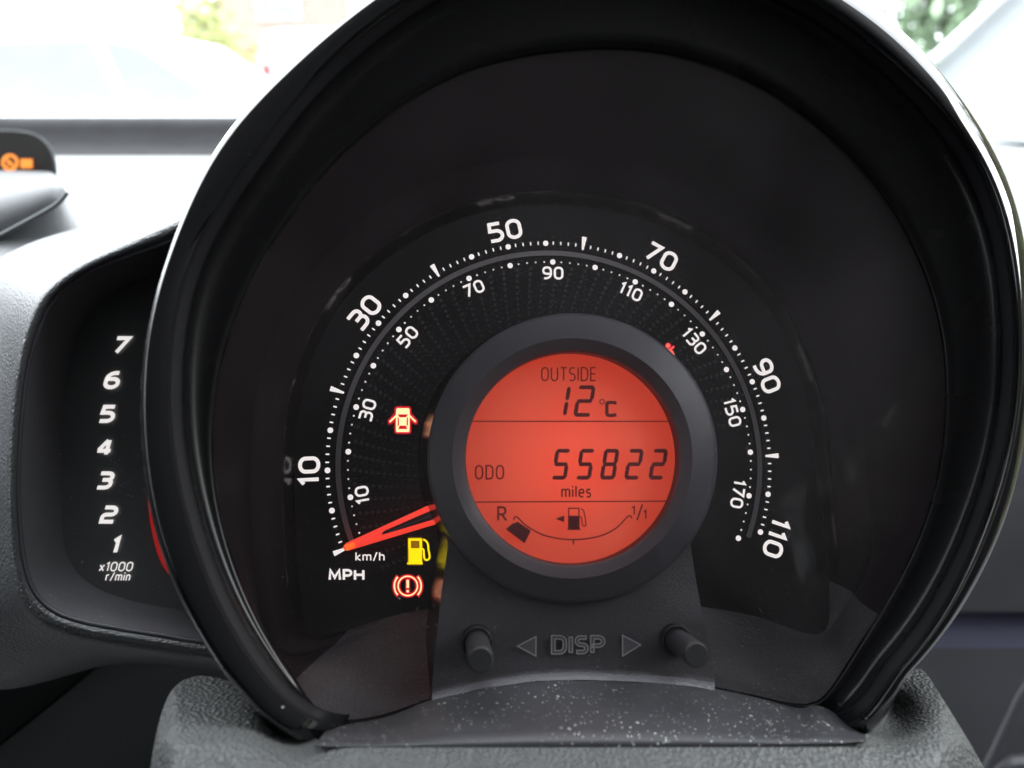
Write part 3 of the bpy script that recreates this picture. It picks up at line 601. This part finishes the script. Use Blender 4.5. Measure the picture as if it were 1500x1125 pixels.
def knob(bx, by, h0, tipx, tipy, h1, r):
    a = PX(bx, by, h0); t = PX(tipx, tipy, h1); d = (t - a) / np.linalg.norm(t - a); Lk = np.linalg.norm(t - a)
    e1 = np.cross(d, UV); e1 /= np.linalg.norm(e1); e2 = np.cross(d, e1)
    def ringp(s, rr): return [a + d * s + (e1 * math.cos(q) + e2 * math.sin(q)) * rr for q in np.linspace(0, 2 * math.pi, 32, endpoint=False)]
    V, Fc = loft([ringp(-.004, r), ringp(Lk - .0012, r * .98), ringp(Lk - .0004, r * .94), ringp(Lk, r * .84)]); Fc.append(tuple(range(96, 128)))
    k = mk('trip_button', V, Fc, 'knob', cl, sharp=50)
    V, Fc = loft([ringp(-.002, r * 1.32), ringp(.0022, r * 1.30), ringp(.0030, r * 1.22), ringp(.0028, r * 1.05), ringp(.0010, r * 1.04)]); mk('button_collar', V, Fc, 'collar', k)
    return k
knob(698, 938, .0275, 704, 967, .0480, .0031)['label'] = 'black trip button left of the DISP lettering'
knob(988, 936, .0275, 1021, 960, .0480, .0031)['label'] = 'black trip button right of the DISP lettering'

# warning symbols
def warn(name, cx, cy, parts, halo, core, hal, label, h=.0006):
    o = px_poly(name, parts['poly'], h, core, cl, label=label) if parts.get('poly') else None
    if parts.get('line'):
        l = px_strokes(name if o is None else 'symbol_outline', parts['line'], h + 2e-5, core, o or cl, label=label if o is None else None); o = o or l
    b = MB()
    for k, P in enumerate(halo): b.add([PX(p[0], p[1], h - .00012 - k * 1e-5) for p in P], [tuple(range(len(P)))])
    if halo: b.mk('symbol_glow', hal, o, smooth=False)
    return o
def rrect(x0, y0, x1, y1, r): return [tuple(p) for p in rp([(x0, y0), (x1, y0), (x1, y1), (x0, y1)], [r] * 4, True)]
warn('door_warning', 590, 616, {'poly': [rrect(580.3, 597.8, 600, 607, 2.5), rrect(580.2, 628.5, 599.6, 633, 1.8), [(584.3, 611.3), (596, 611.3), (595.4, 623.5), (584.6, 623.5)]],
      'line': [([(581.4, 604), (581.2, 631)], 2.5, False), ([(599, 604), (598.6, 631)], 2.5, False), ([(582, 607.6), (570.8, 618.2)], 2.6, False), ([(598.5, 607.6), (609, 618)], 2.6, False), ([(582.5, 608), (584.8, 612)], 1.6, False), ([(597.6, 608), (595.6, 612)], 1.6, False), ([(584.8, 623), (582.5, 628.5)], 1.6, False), ([(595.4, 623), (597.6, 628.5)], 1.6, False)]},
     [rrect(577.6, 595.0, 602.6, 635.8, 4.5), [(579.5, 602.5), (567.8, 615.8), (568.5, 621.5), (573, 621.8), (583, 613)], [(600.5, 602.5), (612.2, 615.8), (611.5, 621.5), (607, 621.8), (598, 613)]], 'redcore', 'redhalo', 'lit red door ajar symbol')
warn('brake_warning', 597, 858.5, {'line': [(circ(597.3, 858.3, 14.2), 1.9, True), (circ(597.3, 858.3, 19.7, -42, 42, 16), 2.2, False), (circ(597.3, 858.3, 19.7, 138, 222, 16), 2.2, False), ([(597.2, 849.5), (597.2, 861.2)], 3.4, False), (circ(597.2, 866, .95, 0, 360, 10), 1.9, True)]},
     [], 'redcore', 'redhalo', 'lit red brake warning symbol')
br = px_strokes('symbol_glow', [(circ(597.3, 858.3, 14.2), 6.4, True), (circ(597.3, 858.3, 19.7, -47, 47, 16), 7.0, False), (circ(597.3, 858.3, 19.7, 133, 227, 16), 7.0, False), ([(597.2, 847.2), (597.2, 869.2)], 7.0, False)], .0004, 'redhalo', cl)
warn('fuel_warning', 612, 806, {'poly': [rrect(598.5, 803, 618, 824, .6), [(596.2, 824), (619.2, 824), (619.2, 826.6), (596.2, 826.6)]],
      'line': [([(600, 804), (600, 790.4), (616.3, 790.4), (616.3, 804)], 3.6, False), (catmull([(617.5, 803.5), (620.5, 805.5), (621, 812), (622, 818.5), (625.5, 820.3), (629, 817.5), (629, 812), (627.6, 805), (627, 798), (624.5, 793), (620, 790)], 5, False), 2.8, False)]},
     [rrect(597, 787, 619.5, 828, 3)], 'amber', 'amberhalo', 'lit amber low fuel symbol')
warn('seat_belt_warning', 981, 512, {'poly': [circ(978.6, 506.2, 3.2, 0, 360, 14), [(974, 512), (980, 511), (986, 514), (988.5, 520), (974, 524)]], 'line': [([(982, 512), (987, 507.5)], 2.0, False)]},
     [circ(978.8, 506.5, 4.6, 0, 360, 14), [(979, 512), (986.5, 505), (989, 508), (985, 513), (988, 522), (980, 516)]], 'redbelt', 'redhalo', 'lit red seat belt symbol half hidden by the ring')

# ================================================================== rev counter pod on the left
tp = empty('rev_counter', PX(160, 900, -.02), 'small dusty black rev counter pod with white numbers one to seven', 'rev counter')
RIM = [(300,335),(245,357),(180,378),(130,400),(95,425),(70,455),(52,500),(40,550),(32,620),(28,700),(30,770),(38,830),(52,868),(77,893),(112,907),(160,917),(230,928),(300,939),(400,940),(430,800),(430,640),(430,480),(390,360)]
FACE = [(290,395),(240,402),(190,415),(150,440),(122,475),(106,520),(97,570),(92,630),(90,700),(92,765),(98,810),(112,838),(138,859),(170,873),(210,884),(250,891),(300,897),(380,890),(400,780),(400,640),(400,500),(370,410),(340,395)]
TC_ = np.array([220., 650.]); tt = np.linspace(-math.pi, math.pi, 160, endpoint=False)
rr_, rf_ = polar(RIM, TC_, tt), polar(FACE, TC_, tt)
PT = lambda r, h: pts(r, h, TC_, tt)
V, Fc = loft([PT(rr_ + 2, -.0045), PT(rr_, -.006), PT(rr_ * .8 + rf_ * .2, -.013), PT(rr_ * .45 + rf_ * .55, -.024), PT(rf_, -.032)]); mk('pod_wall', V, Fc, 'tachwall', tp)
V = PT(rf_, -.032); V.append(PX(220, 650, -.032)); mk('pod_face', V, [(i, (i + 1) % 160, 160) for i in range(160)], 'tachface', tp, smooth=False)
lip = PT(rr_ + 1, -.0040); b = MB(); tube(b, lip + [lip[0]], .0007, 8, False); b.mk('pod_lip', 'ringin', tp)
for s, x, y in (('7', 178, 519), ('6', 165, 570), ('5', 158, 619.5), ('4', 154, 668.5), ('3', 154.5, 717), ('2', 160, 767), ('1', 170, 812)):
    px_text('rev_number', s, x - 4, y, 26.5, -.0314, 'tachwhite', tp, wpx=23.5 if s != '1' else None, t=.215, slant=.28, label='white rev number %s' % s)
px_text('unit_text', 'x1000', 168.5, 837, 14, -.0314, 'tachwhite', tp, wpx=49, t=.13, gap=.22, slant=.24, label='x1000 lettering')
px_text('unit_text', 'r/min', 171.5, 851, 13, -.0314, 'tachwhite', tp, wpx=36, t=.13, gap=.24, slant=.24, label='r/min lettering')
px_poly('rev_bar', [[(262, 394), (280, 388), (300, 394), (300, 840), (252, 842), (246, 840), (238, 828), (231, 812), (225, 790), (220, 765), (217, 735), (220, 700), (262, 600)]], -.0312, 'tachred', tp, label='red rev bar window')

# ================================================================== dashboard
da = empty('dashboard', W(-100, 700, .40), 'grey grained dashboard running behind the gauges to the windscreen', 'dashboard')
OUT = [(330,290),(265,318),(190,352),(128,380),(84,407),(52,440),(32,490),(20,545),(12,620),(8,700),(8,775),(14,842),(30,888),(58,916),(98,933),(155,945),(228,957),(300,966),(420,970),(450,800),(450,640),(450,480),(410,320)]
FAR = [(330,262),(262,285),(180,315),(100,338),(35,360),(-30,400),(-80,480),(-105,545),(-115,620),(-118,700),(-118,780),(-105,870),(-80,960),(-20,1010),(60,1000),(150,975),(230,972),(310,980),(450,990),(480,800),(480,640),(480,480),(430,290)]
ro, rfar = polar(OUT, TC_, tt), polar(FAR, TC_, tt)
dg = np.degrees(tt) % 360
upw = sm((dg - 40) / 60) * sm((200 - dg) / 60); lf = sm((dg - 140) / 40) * sm((250 - dg) / 40)
dn = sm((dg - 225) / 25) * sm((345 - dg) / 25)
V, Fc = loft([PT(rr_ + 2, -.0045), PT(rr_ * .6 + ro * .4, -.0015), PT(rr_ * .2 + ro * .8, -.0025), PT(ro, -.006 - .004 * upw), PT(ro * .6 + rfar * .4, -.016 - .03 * upw - .008 * dn), PT(ro * .2 + rfar * .8, -.030 - .05 * upw - .02 * dn), PT(rfar, -.040 - .062 * upw - .03 * dn)])
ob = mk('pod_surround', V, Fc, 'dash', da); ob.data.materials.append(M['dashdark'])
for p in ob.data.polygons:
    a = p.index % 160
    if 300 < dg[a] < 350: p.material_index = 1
# dash top: rows of (photo y, distance) swept across
def grid(name, xs, rows, mat, parent, **k):
    """rows: list of functions x -> (px, py, depth)"""
    L = [[W(*r(x)) for x in xs] for r in rows]; V, Fc = loft(L, False); return mk(name, V, Fc, mat, parent, **k)
xs = np.linspace(-260, 1700, 60)
prof = catmull([(171, .80), (172, .74), (174, .70), (182, .685), (200, .675), (218, .655), (232, .60), (246, .53), (262, .48), (290, .42), (330, .365), (400, .325), (520, .31)], 4, False)
grid('dash_top', xs, [(lambda x, y=y, d=d: (x, y, d)) for y, d in prof if y > 225], 'dash', da)
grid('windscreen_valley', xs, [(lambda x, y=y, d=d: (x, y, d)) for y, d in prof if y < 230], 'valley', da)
# rounded vent cowl at far left with the lamp recess behind
vc = []
for (s, dd) in ((0, .0), (.25, .02), (.5, .03), (.8, .045), (1, .06)):
    pass
top = catmull([(-160, 252), (-60, 252), (0, 252.5), (45, 253.5), (70, 255), (82, 261)], 8, False)
mid = catmull([(-160, 300), (-60, 288), (0, 276), (45, 268), (76, 264), (88, 268)], 8, False)
low = catmull([(-160, 425), (-60, 372), (0, 341), (45, 318), (80, 297), (96, 280)], 8, False)
und = catmull([(-160, 440), (-60, 384), (0, 350), (45, 325), (84, 303), (101, 283)], 8, False)
bk = catmull([(-160, 249), (-60, 249), (0, 249.5), (45, 250.5), (72, 252), (88, 262)], 8, False)
V, Fc = loft([[W(x, y, .462) for x, y in bk], [W(x, y, .445) for x, y in top], [W(x, y, .412) for x, y in mid], [W(x, y, .345) for x, y in low], [W(x, y, .350) for x, y in und]], False); mk('vent_cowl', V, Fc, 'dash', da)
lipc = catmull([(-160, 431), (-60, 377), (0, 345.5), (45, 321.5), (82, 300), (99, 282)], 8, False)
b = MB(); tube(b, [W(x, y, .3435) for x, y in lipc], .0010, 8); b.mk('cowl_edge', 'pillar', da)
# lower dash
sx = [-200, 0, 60, 120, 165, 200]
seam = catmull([(-120, 1185), (0, 1090), (80, 1026), (165, 955), (215, 905)], 8, False)
V, Fc = loft([[W(x, y, .345) for x, y in seam], [W(x + 1.5, y + 1.5, .349) for x, y in seam]], False)
A = [[W(x - 1.2, y - 1.2, .345) for x, y in seam], [W(x - 140 , y - 120, .318) for x, y in seam]]
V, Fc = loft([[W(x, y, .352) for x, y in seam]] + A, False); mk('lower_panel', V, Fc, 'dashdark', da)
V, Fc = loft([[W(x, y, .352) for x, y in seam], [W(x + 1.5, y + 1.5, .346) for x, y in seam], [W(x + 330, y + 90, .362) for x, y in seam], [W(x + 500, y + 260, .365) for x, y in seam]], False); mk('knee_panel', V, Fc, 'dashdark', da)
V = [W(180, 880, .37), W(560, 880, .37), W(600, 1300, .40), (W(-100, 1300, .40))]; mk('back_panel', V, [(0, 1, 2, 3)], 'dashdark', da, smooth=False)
# right end of the dash
V, Fc = loft([[W(x, y, d) for x in (1330, 1420, 1500, 1620, 1760)] for y, d in ((199, .62), (204, .56), (240, .50), (300, .47), (360, .45), (420, .44), (560, .44))], False)
mk('dash_end', V, Fc, 'dash', da)

# passenger airbag lamp
al = empty('airbag_lamp', W(20, 250, .53), 'dark airbag indicator recess with orange lit symbol behind the vent cowl', 'indicator lamp')
arch = catmull([(-120, 262), (-110, 215), (-70, 196), (0, 193), (45, 197), (68, 212), (79, 235), (81, 262)], 8, False)
V, Fc = loft([[W(x, y, .525) for x, y in arch], [W(20 + (x - 20) * .98, 236 + (y - 236) * .97, .528) for x, y in arch]], False)
n = len(arch); b = MB(); b.add([W(x, y, .473) for x, y in arch], [tuple(range(n))]); b.mk('lamp_window', plastic('smoked_lamp_window', (.012, .011, .010), .35, .4), al, smooth=False)
b = MB(); tube(b, [.0 + W(x, y, .474) for x, y in arch], .0012, 8); b.mk('lamp_frame', 'dashdark', al)
def wst(lines, d, name, par, mat='orange'):
    b = MB()
    for k, (P, t, c) in enumerate(lines):
        V, Fc = stroke(np.array(P, float), t, c); b.add([W(v[0], v[1], d - k * 4e-5) for v in V], Fc)
    return b.mk(name, mat, par, smooth=False)
wst([(circ(14.5, 238, 10.5), 4.4, True), ([(8, 232), (21, 244)], 3.6, False), ([(10, 243), (16, 236)], 3.0, False)], .470, 'airbag_symbol', al)
wst([([(30, 236), (47.5, 236)], 6.0, False), ([(30, 243), (47.5, 243)], 6.0, False), ([(31, 239.5), (46.5, 239.5)], 1.6, False)], .470, 'airbag_text', al)

# ================================================================== steering column cover
sv = empty('column_cover', PX(850, 1180, .03), 'grained grey steering column cover with a dusty smooth plate below the dial', 'column cover')
ytx = [195, 212, 222, 233, 248, 266, 290, 318, 345, 372, 405, 440, 470, 500, 560, 700, 850, 1000, 1150, 1240, 1262, 1278, 1292, 1304, 1318, 1335, 1347, 1356, 1375, 1400, 1425, 1450, 1475]
yty = [1290, 1180, 1110, 1052, 1014, 997, 989, 992, 1001, 1020, 1048, 1072, 1086, 1091, 1092, 1090, 1089, 1089, 1088, 1087, 1083, 1068, 1035, 1008, 992, 982, 978, 984, 1014, 1054, 1095, 1140, 1190]
gx = np.concatenate([np.linspace(195, 500, 74), np.linspace(504, 1236, 60), np.linspace(1240, 1475, 60)]); gy = np.interp(gx, ytx, yty)
for _ in range(2): gy[1:-1] = (gy[:-2] + 2 * gy[1:-1] + gy[2:]) / 4
def hb(x, y):
    h = np.interp(y, [970, 1000, 1030, 1060, 1090, 1130, 1200, 1330], [.012, .022, .034, .044, .0545, .060, .066, .074])
    h -= .020 * math.exp(-((x - 432) / 38) ** 2 - ((y - 1060) / 34) ** 2)
    h -= .016 * math.exp(-((x - 1305) / 34) ** 2 - ((y - 1045) / 36) ** 2)
    h -= .020 * sm((262 - x) / 70.) + .018 * sm((x - 1372) / 90.)
    return float(h)
loops = []
loops.append([PX(x, y + 8, hb(x, y) - .020) for x, y in zip(gx, gy)])
loops.append([PX(x, y + 1.5, hb(x, y) - .003) for x, y in zip(gx, gy)])
for s in np.linspace(0, 1, 34) ** 1.4:
    loops.append([PX(x, y + (1330 - y) * s, hb(x, y + (1330 - y) * s)) for x, y in zip(gx, gy)])
V, Fc = loft(loops, False); mk('cover_shell', V, Fc, 'cover', sv)
arc = catmull([(486, 1060), (510, 1058.5), (567, 1048.5), (633, 1023.5), (700, 1007.5), (783, 995.5), (850, 993.5), (933, 996.5), (1017, 1003.5), (1100, 1019.5), (1167, 1035), (1198, 1029), (1235, 1047), (1268, 1068)], 10, False)
def fe(x): return np.interp(x, [390, 440, 500, 560, 850, 1150, 1235, 1275], [1098, 1090, 1093, 1094, 1091, 1090, 1088, 1084])
loops = []
for s, h in ((-.03, .024), (0, .0295), (.02, .0312), (.12, .0345), (.3, .0395), (.5, .0448), (.75, .0508), (.92, .0548), (.985, .0552), (1.03, .0552), (1.07, .0551)):
    loops.append([PX(x + (-26 * max(0, 1 - (x - 486) / 140) * min(s, 1) if x < 626 else 0), y + (fe(x) - y) * s, h) for x, y in arc])
V, Fc = loft(loops, False); mk('smooth_plate', V, Fc, 'plate', sv)

# ================================================================== right hand door, pillar, glass
dr = empty('door', W(1600, 1100, .55), 'grey door trim with a blue violet painted strip beside the gauge hood', 'door')
V, Fc = loft([[W(x, y, d + (x - 1400) * -.00022) for x in (1300, 1380, 1440, 1500, 1600, 1750)] for y, d in ((560, .60), (640, .585), (700, .57), (800, .56), (896, .555))], False); mk('door_upper_trim', V, Fc, 'doorgrey', dr)
V, Fc = loft([[W(x, y, d + (x - 1400) * -.00022) for x in (1300, 1380, 1440, 1500, 1600, 1750)] for y, d in ((896, .556), (899, .560), (945, .560), (949, .556))], False); mk('painted_strip', V, Fc, 'blue', dr)
V, Fc = loft([[W(x, y, d + (x - 1400) * -.00022) for x in (1300, 1380, 1440, 1500, 1600, 1750)] for y, d in ((949, .555), (1000, .55), (1100, .54), (1300, .53))], False); mk('door_lower_trim', V, Fc, 'doorgrey', dr)
b = MB(); tube(b, [W(*p, .47) for p in catmull([(1415, 1190), (1450, 1118), (1478, 1060), (1500, 1015), (1530, 980), (1580, 960)], 8, False)], .0030, 10); tube(b, [W(*p, .465) for p in catmull([(1440, 1190), (1470, 1128), (1500, 1118), (1560, 1112), (1620, 1110)], 8, False)], .0050, 10)
b.mk('door_pull', 'doorgrey', dr)
ap = empty('windscreen_pillar', W(1420, 150, .62), 'pale trimmed windscreen pillar rising beside the gauge hood', 'pillar')
_pg = [[(1362, 112, .66), (1385, 150, .62), (1410, 190, .58), (1440, 208, .555), (1442, 215, .560)], [(1395, 72, .67), (1430, 110, .63), (1470, 160, .58), (1520, 207, .54), (1522, 214, .545)],
       [(1472, 0, .69), (1500, 50, .65), (1545, 110, .60), (1610, 206, .54), (1612, 213, .545)], [(1560, -80, .72), (1590, -20, .68), (1640, 60, .62), (1720, 206, .55), (1722, 213, .555)]]
V, Fc = loft([[W(*p) for p in catmull(row, 5, False)] for row in np.array(catmull(np.array(_pg, float).reshape(4, -1), 5, False)).reshape(-1, 5, 3)], False)
mk('pillar_trim', V, Fc, 'pillar', ap)
b = MB(); tube(b, [W(1340, 110, .655), W(1366, 88, .655), W(1405, 52, .66), W(1463, -2, .675), W(1550, -80, .70)], .0052, 10); b.mk('door_seal', 'rubber', ap)

# ================================================================== outside: parked cars, trees, house
HZ = 562.5 - F_PX * math.tan(PITCH)
def at(px, py, dist):       # point on the ray at forward distance along the ground
    d = ray(px, py); return C + d * dist / d[1]
def extr(name, P, y0, y1, mat, parent, **k):
    n = len(P); V = [(x, y0, z) for x, z in P] + [(x, y1, z) for x, z in P]
    return mk(name, V, [tuple(range(n)), tuple(range(2 * n - 1, n - 1, -1))] + [(i, (i + 1) % n, n + (i + 1) % n, n + i) for i in range(n)], mat, parent, smooth=False, **k)
def car(name, x0, y, paint, label, sc_=1.0, flip=1):
    r = empty(name, (x0, y, 0), label, 'car'); S = lambda P: [(x0 + flip * a * sc_, z * sc_) for a, z in P]
    body = S([(-2.0, .35), (-2.05, .8), (-1.95, 1.0), (.75, .98), (1.55, .92), (1.95, .78), (2.02, .4), (1.9, .28), (-1.9, .28)])
    extr('body', body, y - .82, y + .82, paint, r)
    extr('cabin', S([(-1.95, 1.0), (-1.75, 1.42), (-1.35, 1.52), (-.2, 1.52), (.1, 1.46), (.80, .98)]), y - .72, y + .72, paint, r)
    for P in ([(-1.05, 1.04), (-1.08, 1.40), (-.25, 1.42), (-.12, 1.04)], [(-.05, 1.04), (-.16, 1.42), (.06, 1.38), (.55, 1.04)], [(-1.78, 1.06), (-1.62, 1.38), (-1.16, 1.40), (-1.14, 1.04)]):
        extr('window', S(P), y - .735, y - .722, 'cardark', r)
    for a in (-1.3, 1.28):
        for yy in (y - .70, y + .70):
            b = MB(); tube(b, [(x0 + flip * a * sc_, yy - .1, .31 * sc_), (x0 + flip * a * sc_, yy + .13, .31 * sc_)], .31 * sc_, 24); t = b.mk('tyre', 'tyre', r, sharp=40)
            b = MB(); tube(b, [(x0 + flip * a * sc_, yy - .135, .31 * sc_), (x0 + flip * a * sc_, yy - .10, .31 * sc_)], .20 * sc_, 20); b.mk('wheel_rim', 'rimmetal', t, sharp=40)
    extr('headlight', S([(1.62, .74), (1.60, .86), (1.86, .78), (1.9, .70)]), y - .835, y - .815, 'glass', r)
    return r
car('parked_car', -2.4, 6.0, 'carwhite', 'washed out white hatchback parked beyond the windscreen')
vx = lambda px: float(at(px, 100, 8.0)[0]); vz = lambda py: float(at(392, py, 8.0)[2])
pv = empty('parked_van', (vx(420), 9.0, 0), 'white van with a red tail light and dark rear window beyond the hood', 'van')
extr('body', [(vx(380), .35), (vx(380), vz(112)), (vx(384), vz(62)), (vx(392), vz(48)), (vx(415), vz(42)), (vx(900), vz(42)), (vx(960), vz(90)), (vx(1060), vz(105)), (vx(1090), .35)], 8.0, 9.7, 'carwhite', pv)
extr('side_window', [(vx(384), vz(76)), (vx(386), vz(62)), (vx(394), vz(56)), (vx(404), vz(62)), (vx(414), vz(86)), (vx(408), vz(88)), (vx(398), vz(80))], 7.97, 7.99, 'cardark', pv)
extr('tail_light', [(vx(385), vz(118)), (vx(385), vz(94)), (vx(396), vz(92)), (vx(399), vz(104)), (vx(392), vz(119))], 7.96, 7.99, 'carred', pv)
for x_ in (vx(470), vx(960)):
    b = MB(); tube(b, [(x_, 7.98, .33), (x_, 8.22, .33)], .33, 24); t = b.mk('tyre', 'tyre', pv, sharp=40)
    b = MB(); tube(b, [(x_, 7.95, .33), (x_, 7.99, .33)], .21, 20); b.mk('wheel_rim', 'rimmetal', t, sharp=40)
def tree(name, base, h, rad, n, label, leaf, z0=.15, sq=1.0):
    r = empty(name, base, label, 'tree'); bx, by, bz = base
    b = MB(); tube(b, [(bx, by, bz), (bx + .05, by, bz + h * .3), (bx - .05, by + .1, bz + h * .7)], [.12, .09, .04], 8)
    for k in range(6):
        a = k * 1.05; z = bz + h * (.25 + .08 * k); tube(b, [(bx, by, z), (bx + math.cos(a) * rad * .7, by + math.sin(a) * rad * .7, z + h * .22)], [.05, .015], 6)
    b.mk('trunk', 'bark', r)
    b = MB(); cl_ = rng.normal(0, 1, (26, 3)); cl_ /= np.linalg.norm(cl_, axis=1)[:, None]; cl_ *= rng.uniform(.35, .85, (26, 1))
    for i in range(n):
        c = cl_[i % 26] + rng.normal(0, .17, 3); p = np.array([bx + c[0] * rad, by + c[1] * rad, bz + h * (.5 + z0 / 2) + c[2] * h * .45])
        u = rng.normal(0, 1, 3); u /= np.linalg.norm(u); v = np.cross(u, rng.normal(0, 1, 3)); v /= np.linalg.norm(v); s = rng.uniform(.05, .11) * sq
        b.add([p, p + u * s + v * s * .4, p + u * s * 2, p + u * s - v * s * .4], [(0, 1, 2, 3)])
    b.mk('crown', leaf, r, smooth=False)
g = at(330, 150, 14.0); tree('garden_tree', (g[0], 14.0, 0), 3.4, 1.05, 2600, 'yellow green leafy tree seen over the parked white car', 'leaf')
g = at(1415, 60, 7.0); tree('garden_tree', (g[0], 7.0, 0), 2.9, .8, 2200, 'pale green tree seen beside the windscreen pillar', 'leaf3')
hd = empty('added_hedge', (2.5, .4, 0), 'tall dark green foliage screen added to dim light from the driver side', 'added_hedge')  # added beside the car, out of view, to block side light
b = MB(); box(b, 2.75, .2, 1.05, .7, 6.4, 2.1); b.mk('branches', 'bark', hd, smooth=False)
b = MB(); n_ = 9000
for i in range(n_):
    p = np.array([2.55 + rng.normal(0, .16), rng.uniform(-3.2, 3.3), abs(rng.normal(1.1, .75))]); p[2] = min(p[2], 2.3 + rng.normal(0, .08))
    u = rng.normal(0, 1, 3); u /= np.linalg.norm(u); v = np.cross(u, rng.normal(0, 1, 3)); v /= np.linalg.norm(v); q_ = rng.uniform(.05, .1)
    b.add([p, p + u * q_ + v * q_ * .45, p + u * q_ * 2, p + u * q_ - v * q_ * .45], [(0, 1, 2, 3)])
b.mk('foliage', 'leaf2', hd, smooth=False)
hx = at(470, 60, 26.0)[0]
ho = empty('brick_house', (hx, 26, 0), 'red brick house behind the trees and the parked van', 'house')
b = MB(); box(b, hx + 1.5, 29, 2.6, 9, 6, 5.2); b.mk('wall', 'brick', ho, smooth=False)
extr('roof', [(hx - 3.3, 5.15), (hx + 1.5, 8.2), (hx + 6.3, 5.15)], 25.7, 32.3, 'slate', ho)
for k, (dx, z) in enumerate(((-1.2, 1.6), (1.6, 1.6), (4.2, 1.6), (-1.2, 4.0), (1.6, 4.0), (4.2, 4.0))):
    b = MB(); box(b, hx + dx, 25.97, z, 1.3, .1, 1.2); wd = b.mk('window', 'render', ho, smooth=False)
    b = MB(); box(b, hx + dx, 25.90, z, 1.1, .05, 1.0); b.mk('pane', 'cardark', wd, smooth=False)
b = MB(); box(b, hx + .2, 25.97, 1.05, 1.0, .1, 2.1); b.mk('door', 'render', ho, smooth=False)
ws = [W(-420, 166, .88), W(1372, 166, .88), W(1372, 166, .88) + np.array([-.02, -.56, .46]), W(-420, 166, .88) + np.array([0, -.56, .46])]
mk('windscreen', ws, [(0, 1, 2, 3)], 'glass', smooth=False, label='clear sloping windscreen glass above the dashboard', cat='windscreen')
